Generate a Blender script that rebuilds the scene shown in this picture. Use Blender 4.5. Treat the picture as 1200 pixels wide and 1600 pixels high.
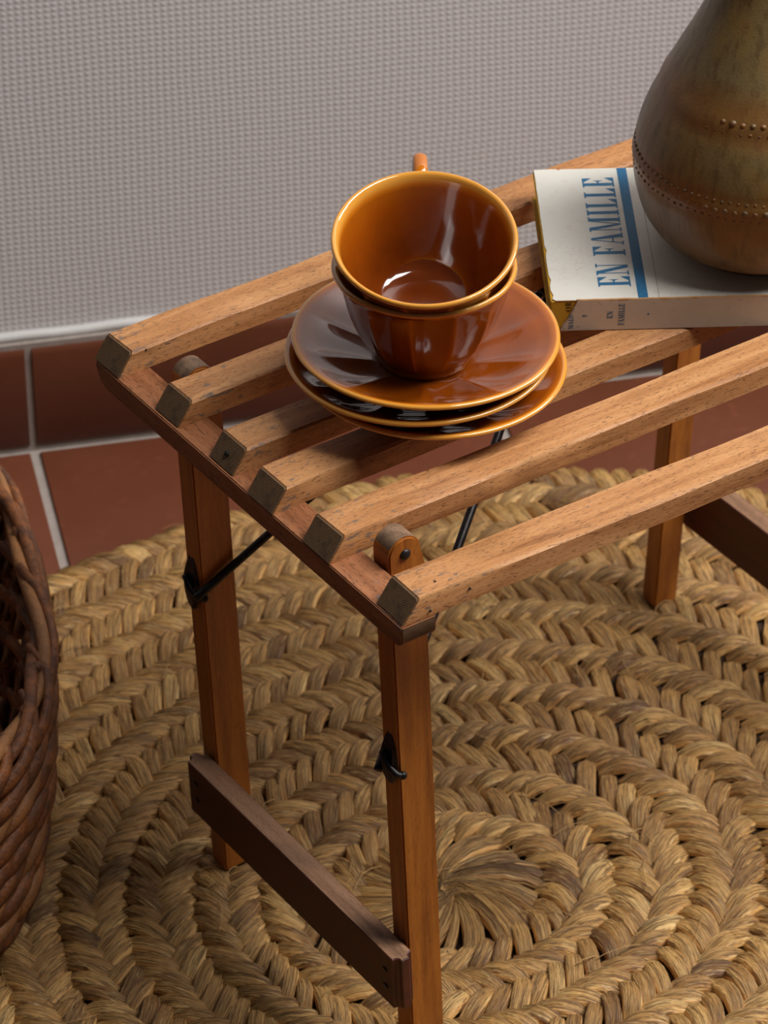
import bpy, bmesh, math, random
from mathutils import Vector, Matrix
import numpy as np

for o in list(bpy.data.objects):
    bpy.data.objects.remove(o, do_unlink=True)
scene = bpy.context.scene
COL = scene.collection
rnd = random.Random(7)
PI = math.pi

# ------------------------------------------------------------------ frames
PHI = 0.38824          # the bench stands turned by this angle to the wall
H = 0.3798             # floor to the underside of the slats
CP, SP = math.cos(PHI), math.sin(PHI)


def T(x, y, z):
    """bench frame (z from the underside of the slats) -> world"""
    return Vector((CP * x - SP * y, SP * x + CP * y, z + H))


# ------------------------------------------------------------------ camera
CAM_C = T(-0.99859, -1.20672, 1.33812)
yaw, pitch, roll, FPX = 0.600494 - PHI, 0.623749, -0.003441, 6500.0
fv = Vector((math.sin(yaw) * math.cos(pitch), math.cos(yaw) * math.cos(pitch), -math.sin(pitch)))
rv = Vector((math.cos(yaw), -math.sin(yaw), 0))
uv_ = rv.cross(fv)
r2 = rv * math.cos(roll) + uv_ * math.sin(roll)
u2 = -rv * math.sin(roll) + uv_ * math.cos(roll)
cam_d = bpy.data.cameras.new('camera')
cam = bpy.data.objects.new('camera', cam_d)
COL.objects.link(cam)
M = Matrix((r2, u2, -fv)).transposed().to_4x4()
M.translation = CAM_C
cam.matrix_world = M
cam_d.sensor_fit = 'VERTICAL'
cam_d.sensor_height = 36.0
cam_d.sensor_width = 27.0
cam_d.lens = FPX / 1600 * 36.0
cam_d.clip_start = 0.05
cam_d.clip_end = 50
cam_d.dof.use_dof = True
cam_d.dof.focus_distance = 2.32
cam_d.dof.aperture_fstop = 17.0
scene.camera = cam

# ------------------------------------------------------------------ light
world = bpy.data.worlds.new('room_ambient')
scene.world = world
world.use_nodes = True
bg = world.node_tree.nodes['Background']
bg.inputs[0].default_value = (0.90, 0.93, 1.0, 1)
bg.inputs[1].default_value = 0.03
# a roof window above the viewer's right shoulder (two sashes) and a window in the right-hand wall


def pane(p, aim, sx_, sy_, watt):
    l = bpy.data.lights.new('window_light', 'AREA')
    l.shape = 'RECTANGLE'
    l.size, l.size_y = sx_, sy_
    l.energy = watt
    l.color = (1.0, 0.985, 0.955)
    lo = bpy.data.objects.new('window_light', l)
    COL.objects.link(lo)
    lo.location = p
    lo.rotation_euler = (Vector(aim) - Vector(p)).to_track_quat('-Z', 'Y').to_euler()


ROOF_P, SIDE_P = 51.0, 14.0
pane((1.85, 0.04, 2.85), (0.40, 0.35, .40), .78, 1.2, ROOF_P)
pane((1.05, -0.22, 2.95), (-.20, 0.20, .40), .78, 1.2, ROOF_P)
pane((1.78, 0.52, 1.45), (0, .40, 1.15), .70, .62, SIDE_P)
pane((1.78, 0.52, 2.12), (0, .40, 1.82), .70, .62, SIDE_P)
vs = scene.view_settings
vs.view_transform = 'Standard'
vs.look = 'None'
vs.gamma = 1.0
vs.use_curve_mapping = False
vs.exposure = 0.0


# ------------------------------------------------------------------ helpers
def col(*c):
    return (c[0], c[1], c[2], 1)


def srgb(r, g, b):
    f = lambda v: ((v / 255 + .055) / 1.055) ** 2.4 if v / 255 > .04045 else v / 255 / 12.92
    return (f(r), f(g), f(b), 1)


class NT:
    def __init__(self, name):
        self.m = bpy.data.materials.new(name)
        self.m.use_nodes = True
        self.n = self.m.node_tree.nodes
        self.l = self.m.node_tree.links
        self.b = self.n['Principled BSDF']

    def node(self, t, **kw):
        x = self.n.new(t)
        for k, v in kw.items():
            setattr(x, k, v)
        return x

    def put(self, sock, v):
        if hasattr(v, 'is_output'):
            self.l.new(v, sock)
        elif v is not None:
            sock.default_value = v

    def math(self, op, a, b=None, c=None, clamp=False):
        x = self.node('ShaderNodeMath', operation=op)
        x.use_clamp = clamp
        self.put(x.inputs[0], a)
        self.put(x.inputs[1], b)
        self.put(x.inputs[2], c)
        return x.outputs[0]

    def mix(self, f, a, b, mode='MIX'):
        x = self.node('ShaderNodeMix', data_type='RGBA', blend_type=mode)
        self.put(x.inputs[0], f)
        self.put(x.inputs[6], a)
        self.put(x.inputs[7], b)
        return x.outputs[2]

    def coord(self, which='Object'):
        return self.node('ShaderNodeTexCoord').outputs[which]

    def scaled(self, v, s, off=None):
        x = self.node('ShaderNodeVectorMath', operation='MULTIPLY')
        self.put(x.inputs[0], v)
        x.inputs[1].default_value = s
        out = x.outputs[0]
        if off is not None:
            y = self.node('ShaderNodeVectorMath', operation='ADD')
            self.put(y.inputs[0], out)
            self.put(y.inputs[1], off)
            out = y.outputs[0]
        return out

    def noise(self, v, scale, detail=3, rough=.55, dist=0):
        x = self.node('ShaderNodeTexNoise')
        self.put(x.inputs['Vector'], v)
        x.inputs['Scale'].default_value = scale
        x.inputs['Detail'].default_value = detail
        x.inputs['Roughness'].default_value = rough
        x.inputs['Distortion'].default_value = dist
        return x.outputs[0]

    def ramp(self, f, stops):
        x = self.node('ShaderNodeValToRGB')
        self.put(x.inputs[0], f)
        e = x.color_ramp.elements
        while len(e) < len(stops):
            e.new(.5)
        for i, (p, c) in enumerate(stops):
            e[i].position = p
            e[i].color = c
        return x.outputs[0]

    def step(self, f, a, b):
        x = self.node('ShaderNodeMapRange')
        x.interpolation_type = 'SMOOTHSTEP'
        self.put(x.inputs[0], f)
        x.inputs[1].default_value = a
        x.inputs[2].default_value = b
        return x.outputs[0]

    def rand(self, k=1.0):
        o = self.node('ShaderNodeObjectInfo').outputs['Random']
        return self.math('MULTIPLY', o, k)

    def bump(self, h, strength=.5, dist=.001, normal=None):
        x = self.node('ShaderNodeBump')
        x.inputs['Strength'].default_value = strength
        x.inputs['Distance'].default_value = dist
        self.put(x.inputs['Height'], h)
        if normal is not None:
            self.put(x.inputs['Normal'], normal)
        return x.outputs[0]

    def done(self, color=None, rough=None, normal=None, **kw):
        self.put(self.b.inputs['Base Color'], color)
        self.put(self.b.inputs['Roughness'], rough)
        self.put(self.b.inputs['Normal'], normal)
        for k, v in kw.items():
            self.put(self.b.inputs[k.replace('_', ' ')], v)
        return self.m


def wood(name, light, mid, dark, rough=.55, fleck=.7, stain=.35, wear=None, bump=.35, coat=0):
    """grain runs along local x"""
    t = NT(name)
    off = t.node('ShaderNodeCombineXYZ')
    r = t.rand(37.0)
    for i in range(3):
        t.put(off.inputs[i], r)
    c = t.coord()
    grain = t.noise(t.scaled(c, (7, 110, 110), off.outputs[0]), 1.0, 4, .6, .4)
    fine = t.noise(t.scaled(c, (90, 1500, 1500), off.outputs[0]), 1.0, 2, .6)
    fl = t.noise(t.scaled(c, (260, 1500, 1500), off.outputs[0]), 1.0, 1, .5)
    blotch = t.noise(t.scaled(c, (14, 30, 30), off.outputs[0]), 1.0, 3, .6)
    colr = t.ramp(grain, [(.28, dark), (.48, mid), (.72, light)])
    colr = t.mix(t.math('MULTIPLY', t.step(fine, .45, .75), .45), colr, light)
    flm = t.math('MULTIPLY', t.step(fl, .58, .70), fleck)
    colr = t.mix(flm, colr, tuple(v * .38 for v in dark[:3]) + (1,))
    st = t.math('MULTIPLY', t.step(blotch, .52, .74), stain)
    colr = t.mix(st, colr, tuple(v * .55 for v in dark[:3]) + (1,))
    if wear is not None:
        wn = t.noise(t.scaled(c, (90, 260, 260), off.outputs[0]), 1.0, 4, .7)
        xs = t.node('ShaderNodeSeparateXYZ')
        t.put(xs.inputs[0], c)
        near = t.step(xs.outputs[0], .085, .012)
        base = t.math('ADD', wn, t.math('MULTIPLY', near, .10))
        colr = t.mix(t.math('MULTIPLY', t.step(base, .66, .73), .75), colr, wear)
    hgt = t.math('SUBTRACT', t.math('MULTIPLY', grain, .5), t.math('MULTIPLY', flm, .6))
    hgt = t.math('ADD', hgt, t.math('MULTIPLY', fine, .35))
    rr = t.math('ADD', t.math('MULTIPLY', grain, .2), rough - .1)
    return t.done(colr, rr, t.bump(hgt, bump, .0006), Coat_Weight=coat, Coat_Roughness=.25)


def end_grain(name, a, b):
    t = NT(name)
    c = t.coord()
    off = t.node('ShaderNodeCombineXYZ')
    r = t.rand(0.2)
    t.put(off.inputs[1], r)
    t.put(off.inputs[2], r)
    w = t.node('ShaderNodeTexWave', wave_type='RINGS', rings_direction='X')
    t.put(w.inputs[0], t.scaled(c, (1, 1, 1), off.outputs[0]))
    w.inputs['Scale'].default_value = 260
    w.inputs['Distortion'].default_value = 3
    w.inputs['Detail'].default_value = 2
    n = t.noise(c, 160, 4, .65)
    colr = t.mix(w.outputs[1], a, b)
    colr = t.mix(t.math('MULTIPLY', t.step(n, .45, .7), .6), colr, tuple(v * .35 for v in a[:3]) + (1,))
    return t.done(colr, .8, t.bump(t.math('ADD', t.math('MULTIPLY', w.outputs[1], .4), n), .5, .0005))


M_slat = wood('beech_slat', srgb(206, 152, 100), srgb(180, 123, 73), srgb(140, 87, 45), .58, .7, .38, srgb(96, 88, 82))
M_end = end_grain('weathered_end_grain', srgb(96, 70, 44), srgb(116, 86, 56))
M_batten = wood('dark_batten', srgb(170, 112, 74), srgb(146, 90, 54), srgb(112, 64, 34), .6, .7, .35, srgb(110, 98, 92))
M_leg = wood('varnished_leg', srgb(190, 117, 40), srgb(166, 95, 28), srgb(130, 69, 18), .45, .3, .5, coat=.2)
M_stretch = wood('dark_stretcher', srgb(96, 42, 26), srgb(76, 30, 18), srgb(54, 20, 12), .5, .3, .4, coat=.1)
M_peg = wood('weathered_peg_top', srgb(150, 118, 88), srgb(112, 84, 62), srgb(74, 56, 46), .7, .5, .5)
M_stretch_edge = wood('worn_edge', srgb(172, 132, 100), srgb(140, 102, 74), srgb(100, 70, 48), .65, .5, .5)


def metal(name, c, rough):
    t = NT(name)
    n = t.noise(t.coord(), 300, 3)
    colr = t.mix(t.step(n, .4, .7), c, tuple(v * 1.9 for v in c[:3]) + (1,))
    return t.done(colr, rough, t.bump(n, .3, .0004), Metallic=.7)


M_iron = metal('blackened_iron', (.022, .02, .02, 1), .42)
M_hole = NT('nail_hole').done((.01, .007, .005, 1), .9)


def new_obj(name, me, mat, parent=None):
    o = bpy.data.objects.new(name, me)
    COL.objects.link(o)
    if mat is not None and not me.materials:
        for m in (mat if isinstance(mat, (list, tuple)) else [mat]):
            me.materials.append(m)
    if parent is not None:
        o.parent = parent
    return o


def bm_mesh(bm, name, smooth=True, angle=None):
    bmesh.ops.recalc_face_normals(bm, faces=bm.faces)
    me = bpy.data.meshes.new(name)
    bm.to_mesh(me)
    bm.free()
    if smooth:
        me.polygons.foreach_set('use_smooth', [True] * len(me.polygons))
        if angle is not None:
            me.set_sharp_from_angle(angle=angle)
    return me


def tag(o, label, cat, group=None):
    o['label'] = label
    o['category'] = cat
    if group:
        o['group'] = group
    return o


def root(name, loc, label, cat, rz=0, group=None):
    o = bpy.data.objects.new(name, None)
    o.empty_display_size = .03
    COL.objects.link(o)
    o.location = loc
    o.rotation_euler = (0, 0, rz)
    return tag(o, label, cat, group)


def revolve(profile, seg=96, fn=None, close=False):
    """profile: list of (r,z); fn(r,z,theta,i)->(r,z)"""
    bm = bmesh.new()
    rings = []
    for i, (r, z) in enumerate(profile):
        if r < 1e-6:
            rings.append([bm.verts.new((0, 0, z))])
            continue
        ring = []
        for k in range(seg):
            a = 2 * PI * k / seg
            rr, zz = fn(r, z, a, i) if fn else (r, z)
            ring.append(bm.verts.new((rr * math.cos(a), rr * math.sin(a), zz)))
        rings.append(ring)
    for A, B in zip(rings[:-1], rings[1:]):
        for k in range(seg):
            k2 = (k + 1) % seg
            if len(A) == 1 and len(B) == 1:
                continue
            if len(A) == 1:
                bm.faces.new((A[0], B[k], B[k2]))
            elif len(B) == 1:
                bm.faces.new((A[k], A[k2], B[0]))
            else:
                bm.faces.new((A[k], A[k2], B[k2], B[k]))
    return bm


def catmull(pts, n):
    out = []
    P = [Vector(p) for p in pts]
    P = [P[0] * 2 - P[1]] + P + [P[-1] * 2 - P[-2]]
    for i in range(1, len(P) - 2):
        for k in range(n):
            t = k / n
            a, b, c, d = P[i - 1], P[i], P[i + 1], P[i + 2]
            out.append(.5 * ((2 * b) + (c - a) * t + (2 * a - 5 * b + 4 * c - d) * t * t + (3 * b - a - 3 * c + d) * t ** 3))
    out.append(P[-2])
    return out


def tube(bm, pts, rad, seg=8, flat=1.0, flat_axis=None, cap=True):
    """sweeps an ellipse along pts; rad may be a list; flat scales the ring along flat_axis"""
    pts = [Vector(p) for p in pts]
    n = len(pts)
    rings = []
    prev = None
    for i, p in enumerate(pts):
        d = (pts[min(i + 1, n - 1)] - pts[max(i - 1, 0)]).normalized()
        ref = flat_axis(i) if callable(flat_axis) else (flat_axis or prev or (Vector((0, 0, 1)) if abs(d.z) < .9 else Vector((1, 0, 0))))
        a = (ref - d * ref.dot(d))
        if a.length < 1e-6:
            a = d.orthogonal()
        a.normalize()
        prev = a
        b = d.cross(a)
        r = rad[i] if isinstance(rad, (list, tuple)) else rad
        rings.append([bm.verts.new(p + a * (r * flat * math.cos(2 * PI * k / seg)) + b * (r * math.sin(2 * PI * k / seg))) for k in range(seg)])
    for A, B in zip(rings[:-1], rings[1:]):
        for k in range(seg):
            bm.faces.new((A[k], A[(k + 1) % seg], B[(k + 1) % seg], B[k]))
    if cap:
        bm.faces.new(rings[0][::-1])
        bm.faces.new(rings[-1])


def box_bm(x0, x1, y0, y1, z0, z1, bev=.0, seg=2):
    bm = bmesh.new()
    vs_ = [bm.verts.new((x, y, z)) for x in (x0, x1) for y in (y0, y1) for z in (z0, z1)]
    for f in ((0, 1, 3, 2), (4, 6, 7, 5), (0, 4, 5, 1), (2, 3, 7, 6), (0, 2, 6, 4), (1, 5, 7, 3)):
        bm.faces.new([vs_[i] for i in f])
    if bev:
        bmesh.ops.bevel(bm, geom=list(bm.edges), offset=bev, segments=seg, affect='EDGES', profile=.6)
    return bm


# ------------------------------------------------------------------ setting: wall, floor, baseboard
WALL_Y = 0.9691
BOARD_H = 0.0913
TILE = 0.337
GX = -0.1947                     # a grout line

t = NT('woven_wall_covering')
c = t.coord()
sx = t.node('ShaderNodeSeparateXYZ')
warp = t.noise(t.scaled(c, (9, 9, 9)), 1, 2)
t.put(sx.inputs[0], c)
wx_ = t.math('ADD', sx.outputs[0], t.math('MULTIPLY', warp, .006))
wz_ = t.math('ADD', sx.outputs[2], t.math('MULTIPLY', warp, .005))
s1 = t.math('SINE', t.math('MULTIPLY', wx_, 2 * PI / .0050))
s2 = t.math('SINE', t.math('MULTIPLY', wz_, 2 * PI / .0044))
weave = t.math('MULTIPLY', s1, s2)
irr = t.noise(t.scaled(c, (260, 1, 260)), 1, 3, .7)
hh = t.math('ADD', t.math('ADD', t.math('MULTIPLY', weave, .35), t.math('MULTIPLY', t.math('ADD', s1, s2), .42)), t.math('MULTIPLY', irr, 1.3))
colr = t.mix(t.noise(t.scaled(c, (3, 3, 3)), 1, 2), srgb(203, 199, 200), srgb(212, 208, 209))
M_wall = t.done(colr, .75, t.bump(hh, .21, .0010))

t = NT('terracotta_tile')
c = t.coord()
n1 = t.noise(c, 9, 4, .6)
n2 = t.noise(c, 90, 3, .6)
off = t.rand(1.0)
colr = t.mix(n1, srgb(92, 48, 30), srgb(114, 64, 42))
colr = t.mix(t.math('MULTIPLY', t.step(n2, .55, .8), .25), colr, srgb(160, 96, 66))
colr = t.mix(t.math('MULTIPLY', off, .25), colr, srgb(104, 46, 28))
M_tile = t.done(colr, t.math('ADD', t.math('MULTIPLY', n1, .2), .36), t.bump(n2, .15, .0006))
t = NT('grey_grout')
n = t.noise(t.coord(), 120, 4, .7)
M_grout = t.done(t.mix(n, srgb(128, 116, 108), srgb(168, 156, 148)), .9, t.bump(n, .6, .001))
t = NT('white_sealant')
n = t.noise(t.coord(), 60, 3)
M_caulk = t.done(t.mix(n, srgb(184, 180, 178), srgb(200, 197, 195)), .6, t.bump(n, .3, .001))

X0, X1, Y0 = GX - 4 * TILE, GX + 6 * TILE, WALL_Y - 7 * TILE
fl = new_obj('floor', bm_mesh(box_bm(X0, X1, Y0, WALL_Y + .012, -.03, -.0022), 'floor', False), M_grout)
fl['kind'] = 'structure'
fl['label'] = 'grey grout bed of the terracotta tiled floor'
g = .0034
tile_me = bm_mesh(box_bm(g, TILE - g, g, TILE - g, -.004, 0, .0014), 'tile')
for i in range(10):
    for j in range(7):
        o = new_obj('tile', tile_me, M_tile, fl)
        o.location = (X0 + i * TILE, WALL_Y - (j + 1) * TILE, 0)
wl = new_obj('wall_back', bm_mesh(box_bm(X0, X1, WALL_Y + .010, WALL_Y + .08, -.03, 2.4), 'wall', False), M_wall)
wl['kind'] = 'structure'
bb = new_obj('baseboard_back', bm_mesh(box_bm(X0, X1, WALL_Y + .0016, WALL_Y + .011, -.002, BOARD_H - .001), 'bb', False), M_grout)
bb['kind'] = 'structure'
# bull-nosed baseboard tile (profile in y,z swept along x)
prof = [(.009, .003), (.0008, .003), (0, .0042), (0, BOARD_H - .011)]
for k in range(1, 8):
    a = k / 7 * PI / 2
    prof.append((.010 - .010 * math.cos(a), BOARD_H - .011 + .011 * math.sin(a)))
bm = bmesh.new()
L0 = [bm.verts.new((g * .8, y, z)) for y, z in prof]
L1 = [bm.verts.new((TILE - g * .8, y, z)) for y, z in prof]
for k in range(len(prof)):
    k2 = (k + 1) % len(prof)
    bm.faces.new((L0[k], L0[k2], L1[k2], L1[k]))
bm.faces.new(L0)
bm.faces.new(L1[::-1])
bt_me = bm_mesh(bm, 'skirting_tile', True, .7)
for i in range(10):
    o = new_obj('skirting_tile', bt_me, M_tile, bb)
    o.location = (X0 + i * TILE, WALL_Y, 0)
# sealant bead on top of the skirting
bm = bmesh.new()
pts = [(X0 + (X1 - X0) * k / 160, WALL_Y + .0085, BOARD_H + .0012 + .0006 * math.sin(k * 1.7)) for k in range(161)]
tube(bm, pts, .0038, 8)
tr = new_obj('trim_1', bm_mesh(bm, 'sealant'), M_caulk)
tr['kind'] = 'structure'

# ------------------------------------------------------------------ slatted folding bench
BC = T(.248, .392, -H)
bench = root('folding_bench', BC, 'low slatted wooden bench on orange-brown legs, standing on the rug under the cups', 'bench', PHI)


def loc(x, y, z):
    return Vector((x - .248, y - .392, z + H))


SLAT_L = 0.4935
HS, WS, EB = .0147, .0258, .0102
slats = [  # y at left end, angle, width, small left offset
    (.5232, .010, .0255, .000), (.4604, .004, .0255, .0015), (.4030, .003, .0250, .0012),
    (.3600, .004, .0255, -.0008), (.3046, .002, .0262, -.0005), (.2352, -.014, .0265, .0008)]


def slat_mesh(w, seed):
    r = random.Random(seed)
    bm = bmesh.new()
    nx = 22
    L = SLAT_L
    rings = []
    ph = [r.uniform(0, 6.28) for _ in range(6)]
    ch = .0013
    for i in range(nx + 1):
        f = i / nx
        ring = []
        sec = [(0, 0), (w, 0), (w, HS - ch), (w - ch, HS), (ch, HS), (0, HS - ch)]
        for j, (y, z) in enumerate(sec):
            e = EB * (z / HS) + (r.uniform(-.0003, .0003) if i in (0, nx) else 0)
            x = e + (L - 2 * e) * f
            wob = .0005 * math.sin(9 * f + ph[0]) + .0003 * math.sin(31 * f + ph[1 + j % 5]) + r.uniform(-.00012, .00012)
            yy = y + (wob if j in (0, 4, 5) else -wob)
            zz = z + (.00025 * math.sin(23 * f + ph[j % 6]) if z > 0 else 0)
            ring.append(bm.verts.new((x, yy, zz)))
        rings.append(ring)
    for A, B in zip(rings[:-1], rings[1:]):
        for k in range(6):
            bm.faces.new((A[k], A[(k + 1) % 6], B[(k + 1) % 6], B[k]))
    e0 = bm.faces.new(rings[0][::-1])
    e1 = bm.faces.new(rings[-1])
    e0.material_index = 1
    e1.material_index = 1
    bmesh.ops.recalc_face_normals(bm, faces=bm.faces)
    ends = list(e0.edges) + list(e1.edges)
    bmesh.ops.bevel(bm, geom=ends, offset=.0009, segments=2, affect='EDGES', material=-1)
    return bm_mesh(bm, 'slat', True, .6)


holes = {5: [(.026, HS, .008, 't'), (.0175, .004, 0, 's'), (.043, .0082, 0, 's')], 0: [(.020, .0128, 0, 's')], 2: [(.0052, .0075, .012, 'e')]}
slat_objs = []
for i, (y, a, w, dx) in enumerate(slats):
    o = new_obj('slat', slat_mesh(w, 20 + i), [M_slat, M_end], bench)
    o.location = loc(dx, y, 0)
    o.rotation_euler = (0, 0, a)
    slat_objs.append(o)
    for (hx, hz, hy, k) in holes.get(i, []):
        bm = bmesh.new()
        if k == 't':
            mt = Matrix.Translation((hx, hy, HS + .00005))
        elif k == 's':
            mt = Matrix.Translation((hx, -.0003, hz)) @ Matrix.Rotation(PI / 2, 4, 'X')
        else:
            mt = Matrix.Translation((hx - .0004, hy, hz)) @ Matrix.Rotation(-math.atan2(HS, EB), 4, 'Y') @ Matrix.Scale(2.2, 4)
        bmesh.ops.create_cone(bm, cap_ends=True, segments=10, radius1=.0008, radius2=.0007, depth=.0007, matrix=mt)
        new_obj('nail_hole', bm_mesh(bm, 'nail_hole'), M_hole, o)

B_W, B_T = .0224, .0146


def batten(x0, y0, y1):
    """board across the ends, local x along its length, far end rounded on its underside"""
    bm = bmesh.new()
    L = y1 - y0
    prof = [(0, 0), (0, -B_T + .004), (.004, -B_T), (L - .012, -B_T), (L - .005, -B_T + .003), (L - .001, -B_T + .009), (L, -.001), (L - .001, 0)]
    A = [bm.verts.new((x, 0, z)) for x, z in prof]
    B = [bm.verts.new((x, -B_W, z)) for x, z in prof]
    n = len(prof)
    for k in range(n):
        f = bm.faces.new((A[k], A[(k + 1) % n], B[(k + 1) % n], B[k]))
        if k == 0:
            f.material_index = 1
    bm.faces.new(A)
    bm.faces.new(B[::-1])
    bmesh.ops.recalc_face_normals(bm, faces=bm.faces)
    bmesh.ops.bevel(bm, geom=list(bm.edges), offset=.0009, segments=2, affect='EDGES', clamp_overlap=True)
    o = new_obj('batten', bm_mesh(bm, 'batten', True, 1.0), [M_batten, M_end], bench)
    o.location = loc(x0, y0, -.0001)
    o.rotation_euler = (0, 0, PI / 2)
    return o


batten(0, .2350, .5475)
batten(.4702, .2100, .5760)


def leg(xt, xb, y0, y1t, ztop, zbot, w0, w1, th, name='leg'):
    """flat leg: outer (-u) edge from xt at z=0 to xb at zbot; rounded top; near face at y0(z=0)..y1t(bottom)"""
    L = ztop - zbot
    bm = bmesh.new()
    wp = w0 * .88                      # the rounded peg at the top is a little slimmer
    rr = wp / 2
    prof = [(0, 0), (L - rr, 0)]
    for k in range(1, 12):
        a = PI * k / 12
        prof.append((L - rr + rr * math.sin(a), rr - rr * math.cos(a)))
    prof += [(L - rr, wp), (L - rr - .014, w0), (0, w1)]
    A = [bm.verts.new((x, -y, 0)) for x, y in prof]
    B = [bm.verts.new((x, -y, -th)) for x, y in prof]
    n = len(prof)
    for k in range(n):
        f = bm.faces.new((A[k], A[(k + 1) % n], B[(k + 1) % n], B[k]))
        if 3 <= k <= 10:
            f.material_index = 1
    bm.faces.new(A)
    bm.faces.new(B[::-1])
    bmesh.ops.recalc_face_normals(bm, faces=bm.faces)
    bmesh.ops.bevel(bm, geom=[e for e in bm.edges if e.calc_face_angle(0) > .6], offset=.0011, segments=2, affect='EDGES', clamp_overlap=True)
    me = bm_mesh(bm, name, True, 1.0)
    P0 = loc(xb, y1t, zbot)
    P1 = loc(xt + (xt - xb) / (0 - zbot) * ztop, y0 + (y0 - y1t) / (0 - zbot) * ztop, ztop)
    ex = (P1 - P0).normalized()
    ez = Vector((0, -1, 0))
    ez = (ez - ex * ez.dot(ex)).normalized()
    ey = ez.cross(ex)
    o = new_obj(name, me, [M_leg, M_peg], bench)
    mm = Matrix((ex, ey, ez)).transposed().to_4x4()
    mm.translation = P0
    o.matrix_local = mm
    return o, L


def bolt(o, L, w):
    bm = bmesh.new()
    bmesh.ops.create_uvsphere(bm, u_segments=16, v_segments=8, radius=.0034, matrix=Matrix.Translation((L - w * .46, -w * .44, .0002)) @ Matrix.Diagonal((1, 1, .55, 1)))
    b = new_obj('bolt_head', bm_mesh(bm, 'bolt'), M_iron, o)
    return b


ZF = -H + .0125
LEAN = .0456
legs = []
for (y0, zt) in ((.2812, .0176), (.4870, .0145)):
    o, L = leg(.0238, .0238 - LEAN * ZF, y0, y0, zt, ZF, .0240, .0225, .0160)
    bolt(o, L, .0240)
    legs.append(o)
for (yt, yb) in ((.5500, .5520), (.2220, .2200)):
    o, L = leg(.4445, .4285, yt, yb, .012, ZF, .0215, .0190, .0145)
    bolt(o, L, .0215)
    legs.append(o)


def stretcher(xa, y0, y1, z0, z1, th, lean):
    bm = box_bm(0, y1 - y0, -th, 0, z0 - z1, 0)
    for f in bm.faces:
        if f.calc_center_median().z > -1e-6:
            f.material_index = 1
    vert = [e for e in bm.edges if abs(e.verts[0].co.z - e.verts[1].co.z) > 1e-4]
    bmesh.ops.bevel(bm, geom=vert, offset=.004, segments=3, affect='EDGES')
    bmesh.ops.bevel(bm, geom=[e for e in bm.edges if e.calc_face_angle(0) > 1.2], offset=.0007, segments=1, affect='EDGES')
    o = new_obj('stretcher', bm_mesh(bm, 'stretcher', True, .6), [M_stretch, M_stretch_edge], bench)
    o.location = loc(xa, y0, z1)
    o.rotation_euler = (lean, 0, PI / 2)
    for (px, pz) in ((.012, -.013), (.012, -.026), (y1 - y0 - .012, -.013), (y1 - y0 - .012, -.026)):
        bm = bmesh.new()
        bmesh.ops.create_cone(bm, cap_ends=True, segments=10, radius1=.0021, radius2=.0017, depth=.0008, matrix=Matrix.Translation((px, .0001, pz)) @ Matrix.Rotation(PI / 2, 4, 'X') @ Matrix.Diagonal((1.3, .8, 1, 1)))
        new_obj('nail', bm_mesh(bm, 'nail'), M_iron, o)
    return o


stretcher(.0212, .2720, .5010, -.3150, -.2760, .0140, -LEAN)
stretcher(.4570, .2060, .5660, -.3120, -.2700, .0140, .043)

# folding rods and their hooks
PIV = (.2690, .4700, -.0075)


def rod(a, b, hook_dir):
    bm = bmesh.new()
    A, Bv = Vector(loc(*a)), Vector(loc(*b))
    d = (Bv - A).normalized()
    pts = [A - d * .004, A + d * .010, A + d * .05, Bv - d * .03, Bv]
    tube(bm, catmull(pts, 5), .0026, 10)
    return new_obj('folding_rod', bm_mesh(bm, 'rod'), M_iron, bench)


rod((.0272, .4840, -.1424), PIV, 1)
rod((.0300, .3000, -.1500), (PIV[0], PIV[1] - .003, PIV[2]), 1)
bm = box_bm(-.012, .014, -.020, .022, -.0030, 0, .001)
o = new_obj('pivot_plate', bm_mesh(bm, 'pivot'), M_iron, bench)
o.location = loc(PIV[0], PIV[1] - .012, -.0002)


def hook_plate(y0, zc, hgt):
    """oval plate on the outer edge of a leg with a pin across it"""
    xo = .0234 - LEAN * zc
    bm = bmesh.new()
    n = 20
    for s_, x in ((0, 0), (1, -.0022)):
        pass
    A, B = [], []
    for k in range(n):
        a = 2 * PI * k / n
        yy = .0068 * math.cos(a) * (1 - .25 * math.sin(a))
        zz = hgt / 2 * math.sin(a)
        A.append(bm.verts.new((.0003, yy, zz)))
        B.append(bm.verts.new((-.0030 + .0022 * abs(math.sin(a)), yy * .86, zz * .92)))
    for k in range(n):
        bm.faces.new((A[k], A[(k + 1) % n], B[(k + 1) % n], B[k]))
    bm.faces.new(A)
    bm.faces.new(B[::-1])
    o = new_obj('hook_plate', bm_mesh(bm, 'hook_plate', True, .8), M_iron, bench)
    o.location = loc(xo, y0 + .008, zc)
    o.rotation_euler = (0, LEAN, 0)
    bm = bmesh.new()
    tube(bm, catmull([(-.0030, .004, .002), (-.0032, -.003, -.004), (-.0010, -.0084, -.008), (.0022, -.0098, -.0090)], 4), .0022, 8)
    bmesh.ops.create_uvsphere(bm, u_segments=10, v_segments=6, radius=.0026, matrix=Matrix.Translation((.0022, -.0098, -.0090)))
    new_obj('hook_pin', bm_mesh(bm, 'hook_pin'), M_iron, o)


hook_plate(.2812, -.1360, .040)
hook_plate(.4886, -.1400, .044)

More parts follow.
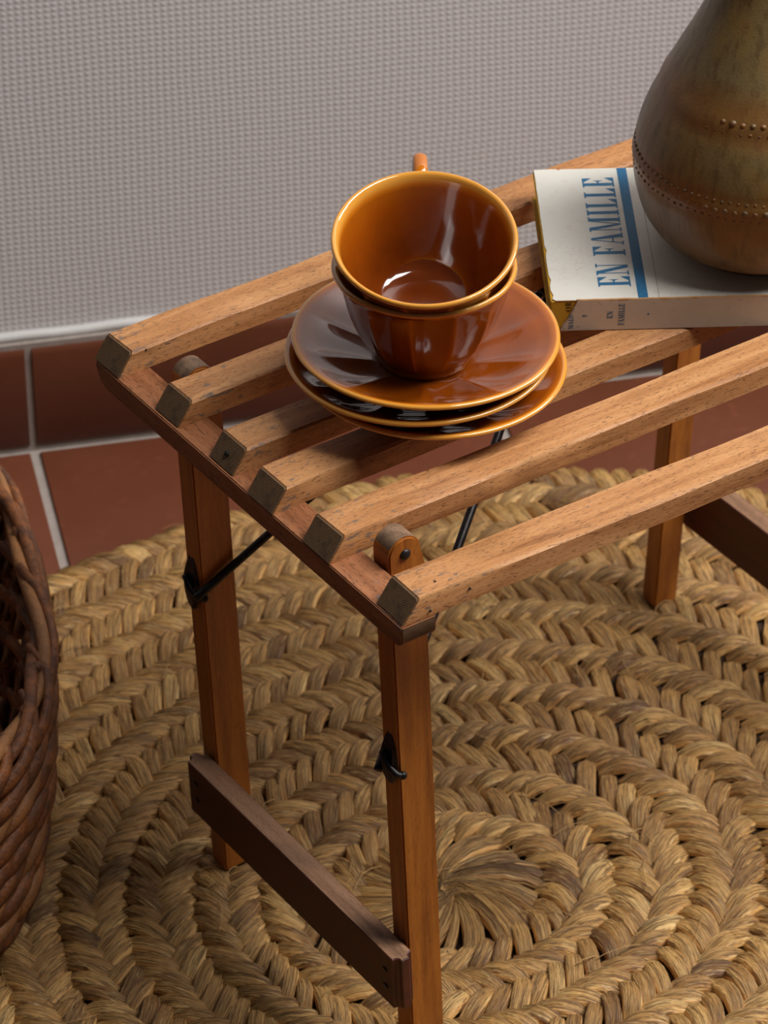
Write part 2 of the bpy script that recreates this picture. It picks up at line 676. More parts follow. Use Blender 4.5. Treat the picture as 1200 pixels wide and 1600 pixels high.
# ------------------------------------------------------------------ amber ceramics
t = NT('amber_glaze')
c = t.coord()
at = t.node('ShaderNodeAttribute', attribute_name='thin')
n = t.noise(c, 38, 3, .6)
sp = t.noise(c, 900, 2, .5)
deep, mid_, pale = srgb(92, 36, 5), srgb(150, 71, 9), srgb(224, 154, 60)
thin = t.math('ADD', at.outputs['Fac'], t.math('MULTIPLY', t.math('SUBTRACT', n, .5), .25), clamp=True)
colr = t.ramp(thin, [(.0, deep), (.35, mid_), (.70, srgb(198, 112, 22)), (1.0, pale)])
colr = t.mix(t.math('MULTIPLY', t.step(sp, .74, .80), .5), colr, srgb(90, 40, 12))
M_glaze = t.done(colr, .12, t.bump(t.noise(c, 60, 2), .05, .0008), Coat_Weight=1.0, Coat_Roughness=.03, IOR=1.5)


def set_thin(me, fn):
    a = me.attributes.new('thin', 'FLOAT', 'POINT')
    a.data.foreach_set('value', [fn(v.co, v.index) for v in me.vertices])


def petals(a, n):
    """0 on the ridges, 1 in the middle of each panel"""
    f = (a * n / (2 * PI)) % 1.0
    return 1 - abs(2 * f - 1) ** 2


def saucer_mesh():
    inner = [(0, .0046), (.012, .0046), (.024, .0046), (.0275, .0052), (.030, .0064), (.034, .0074), (.040, .0088), (.046, .0104), (.052, .0122), (.058, .0143), (.064, .0167), (.069, .0189), (.0725, .0202), (.0740, .0204), (.0752, .0199), (.0756, .0188), (.0750, .0178)]
    outer = [(.0725, .0168), (.068, .0146), (.060, .0112), (.052, .0082), (.046, .0058), (.0415, .0038), (.0405, .0010), (.0398, 0), (.0375, 0), (.0368, .0016), (.030, .0018), (.015, .0018), (0, .0018)]
    pf = inner + outer
    ni = len(inner)

    def fn(r, z, a, i):
        if i < ni and .028 < r < .0725:
            k = math.sin(PI * (r - .028) / .0445)
            z = z - .0030 * k * petals(a, 10) + .0014 * k
        elif i >= ni and .044 < r < .0725:
            k = math.sin(PI * (r - .044) / .0285)
            z = z - .0008 * k * petals(a, 10)
        return r, z
    me = bm_mesh(revolve(pf, 160, fn), 'saucer')

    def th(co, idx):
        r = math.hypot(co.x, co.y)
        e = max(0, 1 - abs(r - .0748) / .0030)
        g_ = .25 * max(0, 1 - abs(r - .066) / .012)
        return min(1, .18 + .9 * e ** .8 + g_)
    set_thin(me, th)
    return me


sa_me = saucer_mesh()
SC = (.1249, .3919)
saucer_spots = [((.0045, -.0012), 0.0, (0.004, .006), 'bottom saucer of the amber stack, resting directly on the bench slats'),
                ((-.0030, .0022), .0098, (-.004, -.010), 'middle saucer of the amber stack, between two others and darkest inside'),
                ((0, 0), .0200, (.006, .014), 'top saucer of the amber stack, fluted and glossy, carrying the two cups')]
for k, ((dx, dy), dz, (rx, ry), lab) in enumerate(saucer_spots):
    o = new_obj('saucer', sa_me, M_glaze)
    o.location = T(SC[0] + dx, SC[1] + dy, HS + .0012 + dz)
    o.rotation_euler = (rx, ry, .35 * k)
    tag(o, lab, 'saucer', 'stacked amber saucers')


def cup_meshes():
    outer = [(0, .0018), (.0225, .0018), (.0235, 0), (.0255, 0), (.0268, .0012), (.0268, .0034), (.0278, .0060), (.0316, .0110), (.0358, .0180), (.0398, .0265), (.0429, .0350), (.0454, .0430), (.0472, .0500), (.0482, .0545), (.0494, .0564), (.0510, .0580), (.0518, .0596)]
    inner = [(.0514, .0612), (.0502, .0617), (.0488, .0606), (.0476, .0585), (.0460, .0530), (.0438, .0455), (.0410, .0370), (.0378, .0285), (.0342, .0205), (.0312, .0150), (.0282, .0112), (.0258, .0090), (.023, .0080), (.012, .0076), (0, .0076)]
    no = len(outer)

    def fn(r, z, a, i):
        if i < no and .006 < z < .0555:
            k = min(1, (z - .006) / .01) * min(1, (.0555 - z) / .012)
            f = (a * 12 / (2 * PI)) % 1.0
            ridge = math.exp(-((f - .5) / .10) ** 2)
            r = r + k * (.0008 * ridge - .0006 * (1 - abs(2 * f - 1)) * 0 - .0007 * petals(a + PI / 12, 12))
        return r, z
    me = bm_mesh(revolve(outer + inner, 144, fn), 'cup')

    n_out = 1 + (no - 1) * 144

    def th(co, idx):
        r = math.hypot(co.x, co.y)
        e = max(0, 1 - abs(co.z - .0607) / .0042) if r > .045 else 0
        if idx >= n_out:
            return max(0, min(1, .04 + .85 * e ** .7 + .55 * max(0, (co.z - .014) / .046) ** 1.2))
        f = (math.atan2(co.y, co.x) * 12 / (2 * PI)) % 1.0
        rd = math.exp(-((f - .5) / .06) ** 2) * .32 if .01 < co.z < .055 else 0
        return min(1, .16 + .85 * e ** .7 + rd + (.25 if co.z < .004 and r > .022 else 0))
    set_thin(me, th)
    # square-shouldered handle
    bm = bmesh.new()
    pts = catmull([(.0496, 0, .0525), (.0555, 0, .0555), (.0620, 0, .0562), (.0690, 0, .0540), (.0715, 0, .0470), (.0690, 0, .0370), (.0600, 0, .0275), (.0500, 0, .0230), (.0392, 0, .0222)], 5)
    tube(bm, pts, .0042, 12, .62, lambda i: Vector((0, 1, 0)).cross(pts[min(i + 1, len(pts) - 1)] - pts[max(i - 1, 0)]))
    hm = bm_mesh(bm, 'handle')
    set_thin(hm, lambda co, idx: .48 + .3 * max(0, 1 - abs(co.z - .056) / .006))
    return me, hm


cup_me, han_me = cup_meshes()
away = math.atan2(.825, .565) + PHI
VX = Vector((math.cos(away), math.sin(away), 0))       # horizontal direction away from the viewer
for k, (dz, back, tilt, ang, lab) in enumerate([(0, .0004, .010, .10, 'lower amber teacup with ribbed outside, standing on the top saucer'),
                                               (.0236, .0078, .255, .03, 'upper amber teacup nested and tilted in the other cup, inside visible')]):
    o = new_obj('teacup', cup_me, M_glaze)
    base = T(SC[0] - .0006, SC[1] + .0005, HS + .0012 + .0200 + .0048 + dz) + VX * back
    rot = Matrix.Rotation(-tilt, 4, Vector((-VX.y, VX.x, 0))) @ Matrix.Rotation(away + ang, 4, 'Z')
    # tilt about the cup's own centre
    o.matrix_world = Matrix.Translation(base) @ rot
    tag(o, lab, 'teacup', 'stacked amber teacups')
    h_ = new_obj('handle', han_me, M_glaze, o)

# ------------------------------------------------------------------ book
BKP, BKL, BKT, BKH = -.5596, .1460, .0205, .185
book = root('book', T(.2211, .4034, HS + .0006), 'old hardback book in a torn cream dust jacket reading EN FAMILLE', 'book', PHI + BKP)
t = NT('cream_jacket')
c = t.coord()
n1 = t.noise(c, 25, 4, .65)
n2 = t.noise(c, 130, 4, .7)
v = t.node('ShaderNodeTexVoronoi', feature='DISTANCE_TO_EDGE')
t.put(v.inputs['Vector'], t.scaled(c, (34, 34, 34), t.node('ShaderNodeTexCoord').outputs['Object']))
colr = t.mix(n1, srgb(224, 221, 212), srgb(206, 202, 192))
colr = t.mix(t.math('MULTIPLY', t.step(n2, .56, .75), .35), colr, srgb(190, 172, 146))
ring_ = t.math('MULTIPLY', t.step(v.outputs['Distance'], .022, .008), t.step(n1, .52, .62))
colr = t.mix(t.math('MULTIPLY', ring_, .35), colr, srgb(160, 130, 90))
M_jacket = t.done(colr, .45, t.bump(n2, .15, .0005))
t = NT('jacket_spine_paper')
c = t.coord()
n1 = t.noise(c, 40, 4, .65)
n2 = t.noise(c, 200, 4, .7)
colr = t.mix(n1, srgb(206, 192, 176), srgb(186, 170, 152))
colr = t.mix(t.math('MULTIPLY', t.step(n2, .58, .72), .5), colr, srgb(150, 120, 92))
M_spine = t.done(colr, .6, t.bump(n2, .2, .0005))
t = NT('yellow_cloth')
c = t.coord()
sx = t.node('ShaderNodeSeparateXYZ')
t.put(sx.inputs[0], c)
s1 = t.math('SINE', t.math('MULTIPLY', sx.outputs[0], 2 * PI / .0009))
s2 = t.math('SINE', t.math('MULTIPLY', sx.outputs[2], 2 * PI / .0009))
M_yellow = t.done(t.mix(t.noise(c, 60, 3), srgb(206, 160, 34), srgb(176, 130, 20)), .7, t.bump(t.math('MULTIPLY', s1, s2), .4, .0004))
t = NT('yellowed_pages')
c = t.coord()
lines = t.noise(t.scaled(c, (8, 8, 2600)), 1, 2)
M_pages = t.done(t.mix(lines, srgb(160, 122, 40), srgb(208, 172, 88)), .85, t.bump(lines, .5, .0005))
t = NT('blue_ink')
n = t.noise(t.coord(), 420, 3, .7)
M_blue = t.done(t.mix(t.step(n, .55, .8), srgb(28, 100, 142), srgb(76, 136, 166)), .55)
M_black = NT('black_ink').done(srgb(34, 28, 18), .6)
M_tear = NT('torn_paper_edge').done(srgb(188, 140, 84), .8)

new_obj('page_block', bm_mesh(box_bm(.0022, BKH - .003, .003, BKL - .004, .0022, BKT - .0022, .0006), 'pages'), M_pages, book)
# yellow case: two boards and the back
bm = bmesh.new()
for (a, b_) in ((.0003, .0022), (BKT - .0022, BKT - .0006)):
    q = box_bm(0, BKH, .0006, BKL - .001, a, b_, .0004, 1)
    tmp = bpy.data.meshes.new('tmp')
    q.to_mesh(tmp)
    q.free()
    bm.from_mesh(tmp)
    bpy.data.meshes.remove(tmp)
q = box_bm(0, BKH, .0002, .0020, .0003, BKT - .0006, .0005, 1)
tmp = bpy.data.meshes.new('tmp')
q.to_mesh(tmp)
q.free()
bm.from_mesh(tmp)
new_obj('case_binding', bm_mesh(bm, 'case', False), M_yellow, book)


def sheet(name, outline, th, mat, frame, edge=None):
    """extrudes a 2-D outline by th; frame maps (a,b,h) -> book coordinates"""
    bm = bmesh.new()
    A = [bm.verts.new(frame(a, b, 0)) for a, b in outline]
    B = [bm.verts.new(frame(a, b, th)) for a, b in outline]
    n = len(outline)
    bm.faces.new(A)
    bm.faces.new(B)
    for k in range(n):
        f = bm.faces.new((A[k], A[(k + 1) % n], B[(k + 1) % n], B[k]))
        f.material_index = 1 if edge else 0
    bmesh.ops.triangulate(bm, faces=[f for f in bm.faces if len(f.verts) > 4])
    return new_obj(name, bm_mesh(bm, name, False), [mat, edge] if edge else mat, book)


r = random.Random(3)
top_out = [(.0030, 0), (.0012, .002), (.0020, .006)]
for k in range(1, 26):
    y = .006 + (BKL - .006) * k / 26
    top_out.append((.0007 + .0003 * r.random() + (.0010 if k in (3, 9) else 0), y))
top_out += [(.0008, BKL), (.014, BKL + .0004), (.0155, BKL - .0012), (.017, BKL), (BKH, BKL), (BKH, 0)]
sheet('jacket_front', top_out, .0005, M_jacket, lambda a, b, h: (a, b, BKT - .0005 + h), M_tear)
tear = [(.0155, BKT), (.0148, BKT - .003), (.0128, BKT - .006), (.0120, BKT - .010), (.0092, BKT - .0135), (.0074, BKT - .016), (.0060, 0)]
sheet('jacket_spine', tear + [(BKH, 0), (BKH, BKT)], .0005, M_spine, lambda a, b, h: (a, -h, b), M_tear)
# worn fold between front and spine
bm = bmesh.new()
pts = [(.015 + (BKH - .015) * k / 60, .0001, BKT - .0001 + .00012 * r.uniform(-1, 1)) for k in range(61)]
tube(bm, pts, [.00055 + .00022 * r.random() for _ in pts], 6)
new_obj('worn_fold', bm_mesh(bm, 'fold'), M_tear, book)
sheet('title_rule', [(.0508, .0003), (.0566, .0003), (.0566, BKL - .0003), (.0508, BKL - .0003)], .0001, M_blue, lambda a, b, h: (a, b, BKT + .00004 + h))
sheet('thin_rule', [(.0628, .0003), (.0631, .0003), (.0631, BKL - .0003), (.0628, BKL - .0003)], .00008, NT('grey_line').done(srgb(150, 145, 138), .7), lambda a, b, h: (a, b, BKT + .00004 + h))

# high-contrast serif letters, as polygons in a unit-high box
st, hr = .19, .05


def R_(x0, x1, y0, y1):
    return [(x0, y0), (x1, y0), (x1, y1), (x0, y1)]


def arm(y, up, w):
    s_ = 1 if up else -1
    return [R_(.05, w, *( (y, y + hr) if up else (y - hr, y))), [(w - .26, y + s_ * hr), (w, y + s_ * hr), (w, y + s_ * .30)]]


GLY = {
    'I': (.38, [R_(.095, .095 + st, 0, 1), R_(0, .38, 0, hr), R_(0, .38, 1 - hr, 1)]),
    'L': (.62, [R_(.095, .095 + st, 0, 1), R_(0, .38, 1 - hr, 1), R_(0, .1, 0, hr)] + arm(0, True, .62)),
    'E': (.64, [R_(.095, .095 + st, 0, 1), R_(0, .1, 0, hr), R_(0, .1, 1 - hr, 1), R_(.28, .46, .48, .53), [(.46, .34), (.46, .67), (.36, .505)]] + arm(0, True, .64) + arm(1, False, .62)),
    'F': (.60, [R_(.095, .095 + st, 0, 1), R_(0, .40, 0, hr), R_(0, .1, 1 - hr, 1), R_(.28, .46, .46, .51), [(.46, .32), (.46, .65), (.36, .485)]] + arm(1, False, .60)),
    'N': (.74, [R_(.10, .15, 0, 1), R_(.60, .65, 0, 1), [(.06, 1), (.27, 1), (.65, 0), (.48, 0)], R_(0, .26, 0, hr), R_(0, .12, 1 - hr, 1), R_(.50, .74, 1 - hr, 1)]),
    'A': (.78, [[(.33, 1), (.46, 1), (.74, 0), (.52, 0)], [(.33, 1), (.38, 1), (.13, 0), (.08, 0)], R_(.20, .56, .30, .345), R_(0, .24, 0, hr), R_(.44, .80, 0, hr)]),
    'M': (.98, [R_(.10, .15, 0, 1), R_(.70, .70 + st, 0, 1), [(.07, 1), (.28, 1), (.54, 0), (.44, 0)], [(.70, 1), (.75, 1), (.52, 0), (.47, 0)], R_(0, .26, 0, hr), R_(0, .12, 1 - hr, 1), R_(.60, .98, 0, hr), R_(.85, .98, 1 - hr, 1)]),
    'O': (.74, None), 'P': (.60, None), 'R': (.72, None),
}


def bowl(cx, cy, rx, ry, thick, n=28, a0=0, a1=2 * PI):
    out = []
    for k in range(n):
        a, b = a0 + (a1 - a0) * k / n, a0 + (a1 - a0) * (k + 1) / n
        f = lambda q, s_: (cx + (rx - (thick * abs(math.cos(q)) + .04) * s_) * math.cos(q), cy + (ry - .05 * s_) * math.sin(q))
        out.append([f(a, 0), f(b, 0), f(b, 1), f(a, 1)])
    return out


GLY['O'] = (.78, bowl(.39, .5, .37, .5, .17))
GLY['P'] = (.62, [R_(.095, .095 + st, 0, 1), R_(0, .38, 0, hr), R_(0, .1, 1 - hr, 1)] + bowl(.26, .74, .34, .26, .14, 14, -PI / 2, PI / 2))
GLY['R'] = (.76, GLY['P'][1] + [[(.30, .48), (.48, .48), (.74, 0), (.54, 0)]])
GLY['*'] = (.6, [[(.3 + .3 * math.cos(a), .5 + .3 * math.sin(a)), (.3 + .08 * math.cos(a + .6), .5 + .08 * math.sin(a + .6)), (.3, .5), (.3 + .08 * math.cos(a - .6), .5 + .08 * math.sin(a - .6))] for a in [k * PI / 3 + .3 for k in range(6)]])


def lettering(name, text, frame, mat, gap=.10, width=1.0):
    bm = bmesh.new()
    x = 0
    for ch in text:
        if ch == ' ':
            x += .42 * width
            continue
        w, polys = GLY[ch]
        for pz, pl in enumerate(polys):
            try:
                bm.faces.new([bm.verts.new(frame(x + px * width, py, pz * 1.5e-6)) for px, py in pl])
            except ValueError:
                pass
        x += (w + gap) * width
    me = bm_mesh(bm, name, False)
    return new_obj(name, me, mat, book)


# cover title reads away from the spine, its feet towards the rule
TH = .0190
sc = .118 / 7.02
lettering('title_lettering', 'EN FAMILLE', lambda x, y, e: (.0478 - y * TH, .0135 + x * sc, BKT + .00008 + e), M_blue, .10, 1.0)
# small print on the spine, reading upwards
lettering('spine_print', 'EN', lambda x, y, e: (.0362 - y * .0034, -.00062 - e, .0078 + x * .0034), M_blue)
lettering('spine_print', 'FAMILLE', lambda x, y, e: (.0430 - y * .0036, -.00062 - e, .0030 + x * .0028), M_blue)
lettering('spine_print', 'MALO', lambda x, y, e: (.0134 - y * .0028, -.00062 - e, .0012 + x * .0028), M_blue)
lettering('spine_print', 'P', lambda x, y, e: (.0212 - y * .0026, -.00062 - e, .0092 + x * .003), M_blue)
lettering('spine_print', '*', lambda x, y, e: (.0585 - y * .0034, -.00062 - e, .0092 + x * .0034), M_blue)
lettering('case_print', 'OR', lambda x, y, e: (.0122 - y * .0036, .00010 - e, BKT - .0078 + x * .0042), M_black)

# ------------------------------------------------------------------ vase
VC = (.3615, .3902)
vase = root('vase', T(VC[0], VC[1], HS + BKT + .0012), 'tall teardrop stoneware vase with bands of beads on the book', 'vase', PHI)
t = NT('mottled_stoneware')
c = t.coord()
sx = t.node('ShaderNodeSeparateXYZ')
t.put(sx.inputs[0], c)
streak = t.noise(t.scaled(c, (160, 160, 14)), 1, 4, .65)
blot = t.noise(t.scaled(c, (26, 26, 17)), 1, 4, .65)
spk = t.noise(c, 620, 3, .7)
colr = t.mix(t.step(blot, .35, .65), srgb(114, 96, 62), srgb(126, 100, 54))
colr = t.mix(t.math('MULTIPLY', t.step(streak, .45, .72), .7), colr, srgb(78, 54, 26))
colr = t.mix(t.math('MULTIPLY', t.step(spk, .58, .72), .45), colr, srgb(66, 48, 26))


def band_mask(z0, w):
    d = t.math('ABSOLUTE', t.math('SUBTRACT', sx.outputs[2], z0))
    d = t.math('ADD', d, t.math('MULTIPLY', t.math('SUBTRACT', blot, .5), .03))
    return t.step(d, w, w * .25)


rust = t.math('MAXIMUM', t.math('MAXIMUM', band_mask(.060, .016), band_mask(.109, .020)), t.math('MULTIPLY', t.step(blot, .54, .68), .8))
colr = t.mix(t.math('MULTIPLY', rust, .50), colr, srgb(130, 76, 22))
M_vase = t.done(colr, t.math('ADD', t.math('MULTIPLY', streak, .25), .30), t.bump(t.math('ADD', streak, spk), .22, .0009), Coat_Weight=.25, Coat_Roughness=.25)
vp = [(0, .002), (.036, .002), (.0385, 0), (.0432, 0), (.0442, .0015), (.0445, .003), (.0490, .0048), (.0600, .0120), (.0676, .0240), (.0720, .0380), (.0741, .0520), (.0735, .0660), (.0700, .0820), (.0630, .1000), (.0538, .1200), (.0437, .1400), (.0345, .1600), (.0282, .1780), (.0250, .1980), (.0248, .2200), (.0270, .2360), (.0300, .2440)]
out2 = [tuple(q)[:2] for q in catmull([(a, b, 0) for a, b in vp[6:]], 5)]
prof = vp[:6] + out2 + [(.0305, .2460), (.0285, .2460), (.0235, .2340), (.0212, .2150), (.0215, .1950), (.0300, .1600), (.0480, .1200), (.0640, .0800), (.0670, .0500), (.0520, .0180), (0, .0120)]


def prof_r(z):
    for (a, b), (c_, d) in zip(out2[:-1], out2[1:]):
        if b <= z <= d:
            return a + (c_ - a) * (z - b) / max(d - b, 1e-9)
    return .05


def vfn(r_, z, a, i):
    if 6 <= i < 6 + len(out2):
        for z0, amp in ((.0668, -.0007), (.0535, -.0006), (.1140, -.0006), (.1005, -.0006), (.017, -.0005)):
            r_ += amp * math.exp(-((z - z0) / .0014) ** 2)
        for z0, amp in ((.060, .0006), (.1085, .0006)):
            r_ += amp * math.exp(-((z - z0) / .0040) ** 2)
        r_ += .0003 * math.sin(3 * a + z * 30)
    return r_, z


new_obj('body', bm_mesh(revolve(prof, 128, vfn), 'vase_body'), M_vase, vase)
t = NT('bead_glaze')
c = t.coord()
M_bead = t.done(t.mix(t.rand(1.0), srgb(88, 66, 34), srgb(122, 76, 28)), .4, t.bump(t.noise(c, 500, 2), .3, .0005), Coat_Weight=.2)
bm = bmesh.new()
bmesh.ops.create_icosphere(bm, subdivisions=2, radius=1)
bead_me = bm_mesh(bm, 'bead')
for (z0, rad, n) in ((.0600, .0026, 80), (.0652, .0012, 96), (.0550, .0012, 96), (.1085, .0024, 64), (.1035, .0013, 74)):
    R0 = prof_r(z0)
    for k in range(n):
        a = 2 * PI * k / n + z0 * 9
        if math.cos(a + PHI - (away + PI)) < -.25 and rad < .002:
            continue
        side = math.sin(a + PHI - (away + PI))
        if z0 > .1 and side < -.64:
            continue
        o = new_obj('bead', bead_me, M_bead, vase)
        q = rad * rnd.uniform(.85, 1.1) * (.6 if side < -.5 and rad > .002 else 1)
        o.location = ((R0 - .0007) * math.cos(a), (R0 - .0007) * math.sin(a), z0 + rnd.uniform(-.0004, .0004))
        o.scale = (q, q, q * .95)

# ------------------------------------------------------------------ woven rug
RUGC = (.1440, .3965)
rug = root('rug', T(RUGC[0], RUGC[1], -H), 'round braided straw rug under the bench and the basket', 'rug', PHI)
t = NT('esparto_straw')
at = t.node('ShaderNodeAttribute', attribute_name='tone')
uvn = t.node('ShaderNodeUVMap').outputs[0]
f1 = t.noise(t.scaled(uvn, (14, .8, 1)), 1, 3, .75, .3)
f2 = t.noise(t.scaled(uvn, (34, 1.6, 1)), 1, 2, .6)
colr = t.ramp(at.outputs['Fac'], [(0, srgb(118, 78, 40)), (.35, srgb(174, 126, 68)), (.7, srgb(210, 160, 92)), (1, srgb(234, 192, 124))])
colr = t.mix(t.math('MULTIPLY', t.step(f1, .48, .58), .78), colr, srgb(92, 58, 28))
colr = t.mix(t.math('MULTIPLY', t.step(f2, .54, .66), .6), colr, srgb(230, 196, 132))
M_straw = t.done(colr, .6, t.bump(t.math('SUBTRACT', t.math('MULTIPLY', f2, .8), f1), 1.0, .0016))
t = NT('gap_shade')
n = t.noise(t.coord(), 200, 3)
M_gap_shade = t.done(t.mix(n, srgb(40, 25, 13), srgb(66, 43, 24)), .95, t.bump(n, .8, .002))  # shade between the strands, put into a dark brown


def rug_scale(a):
    return (.437 + .085 * max(0, math.cos(a)) ** 2) / .445


# dark disc under the strands; its colour stands in for shade in the gaps
bm = bmesh.new()
ctr = bm.verts.new((0, 0, .0030))
ring = [bm.verts.new((.437 * rug_scale(2 * PI * k / 96) * math.cos(2 * PI * k / 96), .437 * rug_scale(2 * PI * k / 96) * math.sin(2 * PI * k / 96), .0028)) for k in range(96)]
low = [bm.verts.new((v_.co.x, v_.co.y, .0004)) for v_ in ring]
for k in range(96):
    bm.faces.new((ctr, ring[k], ring[(k + 1) % 96]))
    bm.faces.new((ring[k], low[k], low[(k + 1) % 96], ring[(k + 1) % 96]))
new_obj('gap_shade_disc', bm_mesh(bm, 'gap_shade_disc', False), M_gap_shade, rug)

NA, NL = 6, 5       # straws across, steps along
Vacc, Facc, Tacc, Uacc = [], [], [], []
strands = []        # (centre, verts, tones, uvs)


def strand(cx, cy, ang, L, w, z0, arch, bend, rr, lift0=0., lift1=0., taper=0.):
    d = (math.cos(ang), math.sin(ang))
    nrm = (-d[1], d[0])
    verts, tones, uvs = [], [], []
    tone = rr.gauss(.50, .17)
    ncol = NA * 2 + 1
    so = [rr.uniform(-.0005, .0007) for _ in range(NA)]
    tn = [rr.uniform(-.16, .16) for _ in range(NA)]
    u0, v0 = rr.uniform(0, 50), rr.uniform(0, 50)
    tw = rr.uniform(-.0014, .0014)
    for i in range(NL + 1):
        s_ = -1 + 2 * i / NL
        zc = z0 + arch * (1 - abs(s_) ** 2.4) + (lift0 if s_ < 0 else lift1) * abs(s_) ** 2
        ww = w * (1 - .14 * s_ * s_) * (1 - taper * (1 - s_) / 2)
        bx = cx + d[0] * s_ * L / 2 + nrm[0] * bend * (s_ * s_ - .4)
        by = cy + d[1] * s_ * L / 2 + nrm[1] * bend * (s_ * s_ - .4)
        for j in range(ncol):
            q = -1 + 2 * j / (ncol - 1)
            k = min(j // 2, NA - 1)
            crest = (j % 2 == 1)
            z = zc + .0022 * (1 - q * q) - (.0042 if abs(q) > .99 else 0) + (.0010 + so[k] if crest else 0) + tw * q * s_
            verts.append((bx + nrm[0] * q * ww / 2, by + nrm[1] * q * ww / 2, max(z, .0006)))
            tones.append(min(1, max(0, tone + tn[k])))
            uvs.append((u0 + q * .5, v0 + s_ * .8))
    strands.append(((cx, cy), verts, tones, uvs))


rr = random.Random(11)
# radiating heart of the rug, swirling outwards
for k in range(46):
    a = 2 * PI * k / 46 + rr.uniform(-.05, .05)
    r0 = rr.uniform(.026, .040)
    strand(r0 * math.cos(a), r0 * math.sin(a), a - .30 + rr.uniform(-.12, .12), .066, .0078, .0062 + rr.uniform(0, .0022), .0042, -.006 + rr.uniform(-.002, .002), rr, .002, -.002, .55)
STEP = .0212
r0 = .064
band = 0
while r0 < .437:
    wid = .0122
    n = int(2 * PI * r0 / .0140)
    sgn = 1 if band % 2 == 0 else -1
    inc = .86 if sgn > 0 else .80
    for k in range(n):
        a = 2 * PI * (k + .5 * (band % 2) + rr.uniform(-.10, .10)) / n
        s_ = rug_scale(a)
        rad = (r0 + rr.uniform(-.0012, .0012)) * s_
        ang = a + PI / 2 + sgn * (inc + rr.uniform(-.13, .13))
        L = .0365 + rr.uniform(-.003, .004)
        if r0 + STEP > .437:
            L *= .86
        strand(rad * math.cos(a), rad * math.sin(a), ang, L, wid * s_ * rr.uniform(.84, 1.06), .0026 + rr.uniform(0, .0014), .0070 + (.0012 if sgn > 0 else 0) + rr.uniform(-.0006, .001), sgn * (.0016 + rr.uniform(-.001, .0016)), rr, rr.uniform(-.001, .0012), rr.uniform(-.001, .0012))
    r0 += STEP
    band += 1

ncol = NA * 2 + 1
quad = [(i * ncol + j, i * ncol + j + 1, (i + 1) * ncol + j + 1, (i + 1) * ncol + j) for i in range(NL) for j in range(ncol - 1)]


def cam_px(p):
    d = p - CAM_C
    z = d.dot(fv)
    return 600 + FPX * d.dot(r2) / z, 800 - FPX * d.dot(u2) / z, z


Rz = Matrix.Rotation(PHI, 3, 'Z')
RW = T(RUGC[0], RUGC[1], -H)
order = []
for idx, (cc, vs_, _, _) in enumerate(strands):
    wp = Rz @ Vector((cc[0], cc[1], .01)) + RW
    x, y, z = cam_px(wp)
    inside = 20 < x < 1185 and 700 < y < 1580
    order.append((0 if inside else 1, z, idx))
order.sort()
chosen = set(i for _, _, i in order[:300])


def strand_mesh(name, items):
    V, F, Tn, U = [], [], [], []
    for it in items:
        b = len(V)
        V += it[1]
        F += [tuple(b + q for q in f) for f in quad]
        Tn += it[2]
        U += it[3]
    me = bpy.data.meshes.new(name)
    me.from_pydata(V, [], F)
    a = me.attributes.new('tone', 'FLOAT', 'POINT')
    a.data.foreach_set('value', Tn)
    ul = me.uv_layers.new(name='UVMap')
    li = np.zeros(len(me.loops), dtype=np.int32)
    me.loops.foreach_get('vertex_index', li)
    ul.data.foreach_set('uv', np.array(U, dtype=np.float32)[li].ravel())
    me.polygons.foreach_set('use_smooth', [True] * len(me.polygons))
    me.update()
    return me


for i in sorted(chosen):
    new_obj('straw_strand', strand_mesh('straw_strand', [strands[i]]), M_straw, rug)
rest = new_obj('straw_weave', strand_mesh('straw_weave', [s_ for i, s_ in enumerate(strands) if i not in chosen]), M_straw, rug)
rest['kind'] = 'stuff'
# loose fibres
bm = bmesh.new()
for k in range(260):
    a, q = rr.uniform(0, 2 * PI), .43 * math.sqrt(rr.random())
    x, y = q * math.cos(a), q * math.sin(a)
    d = rr.uniform(0, 2 * PI)
    L = rr.uniform(.012, .035)
    cv = rr.uniform(-.5, .5)
    pts = [(x + L * f * math.cos(d + cv * f), y + L * f * math.sin(d + cv * f), .0125 + .004 * math.sin(PI * f) + rr.uniform(-.0005, .0005)) for f in (0, .25, .5, .75, 1)]
    tube(bm, pts, rr.uniform(.00018, .0004), 4, cap=False)
me = bm_mesh(bm, 'loose_fibres')
t = NT('loose_fibre')
o = new_obj('loose_fibres', me, t.done(srgb(176, 138, 84), .6), rug)
o['kind'] = 'stuff'

# ------------------------------------------------------------------ wicker basket
BX, BY, BZ = -.404, .594, .0142
HW, HL, BH = .160, .240, .166
basket = root('wicker_basket', (BX, BY, BZ), 'dark brown wicker basket on the rug beside the tiled floor', 'basket')
t = NT('dark_willow')
c = t.coord()
n1 = t.noise(c, 60, 4, .7)
n2 = t.noise(c, 420, 3, .7)
off = t.rand(1.0)
colr = t.mix(t.step(n1, .35, .7), srgb(82, 44, 18), srgb(136, 78, 32))
colr = t.mix(t.math('MULTIPLY', t.step(n2, .5, .72), .5), colr, srgb(46, 23, 9))
colr = t.mix(t.math('MULTIPLY', t.step(off, .75, 1.0), .5), colr, srgb(176, 124, 74))
M_willow = t.done(colr, .58, t.bump(t.math('ADD', n1, n2), .6, .0016))


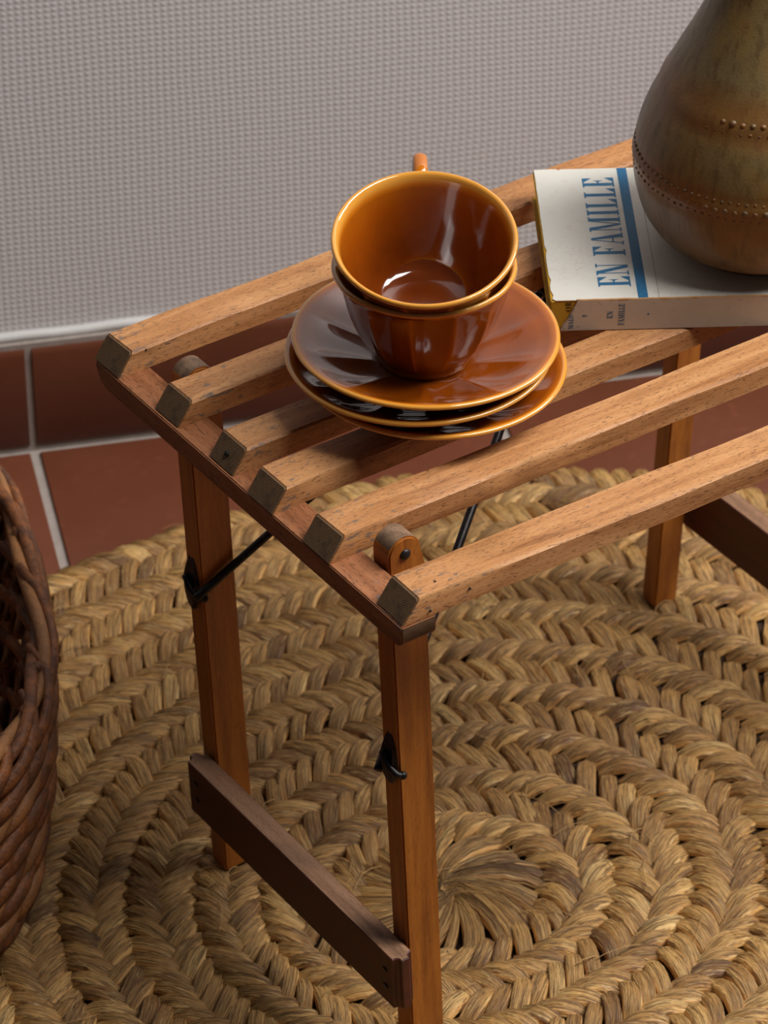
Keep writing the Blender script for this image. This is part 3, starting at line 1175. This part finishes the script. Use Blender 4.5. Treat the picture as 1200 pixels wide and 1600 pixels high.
def bpt(s_, z, out=0.):
    """point on the basket wall: s_ in turns, z in 0..1, out = offset outwards"""
    a = 2 * PI * s_
    ca, sa = math.cos(a), math.sin(a)
    e = 2 / 2.5
    bul = .89 + .10 * max(z, 0) ** .8 + .02 * math.sin(PI * min(1, max(0, z)))
    x = HW * bul * math.copysign(abs(ca) ** e, ca)
    y = HL * bul * math.copysign(abs(sa) ** e, sa)
    d = Vector((math.copysign(abs(ca) ** (2 - e), ca) / HW, math.copysign(abs(sa) ** (2 - e), sa) / HL, 0)).normalized()
    return Vector((x, y, z * BH)) + d * out


NS = 26
for k in range(NS):
    s_ = (k + .5) / NS
    bm = bmesh.new()
    pts = [bpt(s_ + .006 * math.sin(z * 5 + k), z, .0) for z in [i / 10 for i in range(11)]]
    tube(bm, pts, .0036, 7)
    new_obj('stake', bm_mesh(bm, 'stake'), M_willow, basket)
ROWS = 9
for row in range(ROWS):
    for k in range(NS):
        s0 = (k + (row % 2) * .5) / NS + rr.uniform(-.004, .004)
        z0 = .03 + .86 * row / (ROWS - 1)
        ln = 1.9 / NS
        climb = .15 + rr.uniform(-.02, .03)
        o_ = .0062 + rr.uniform(-.001, .0015)
        pts = []
        for i in range(8):
            f = i / 7
            out = -.006 + (o_ + .008) * math.sin(PI * f) ** .6
            pts.append(bpt(s0 + ln * f, z0 + climb * (f - .3), out))
        bm = bmesh.new()
        rad = rr.uniform(.0056, .0074)
        tube(bm, pts, [rad * q for q in (.7, 1, 1, 1, 1, 1, .95, .7)], 7, .62, lambda i: Vector((pts[i].x, pts[i].y, 0)))
        new_obj('splint', bm_mesh(bm, 'splint'), M_willow, basket)
# rim: two twisted rods and the floor
for ph in (0, PI):
    bm = bmesh.new()
    pts = []
    for i in range(181):
        f = i / 180
        pts.append(bpt(f, .970 + .028 * math.sin(2 * PI * f * 9 + ph), .0036 * math.cos(2 * PI * f * 9 + ph)))
    tube(bm, pts, .0042, 8, cap=False)
    new_obj('rim', bm_mesh(bm, 'rim'), M_willow, basket)
bm = bmesh.new()
ring = [bm.verts.new(bpt(k / 64, .03, -.004)) for k in range(64)]
bm.faces.new(ring)
ex = bmesh.ops.extrude_face_region(bm, geom=list(bm.faces))
for v_ in ex['geom']:
    if isinstance(v_, bmesh.types.BMVert):
        v_.co.z += .004
new_obj('bottom', bm_mesh(bm, 'bottom', False), M_willow, basket)
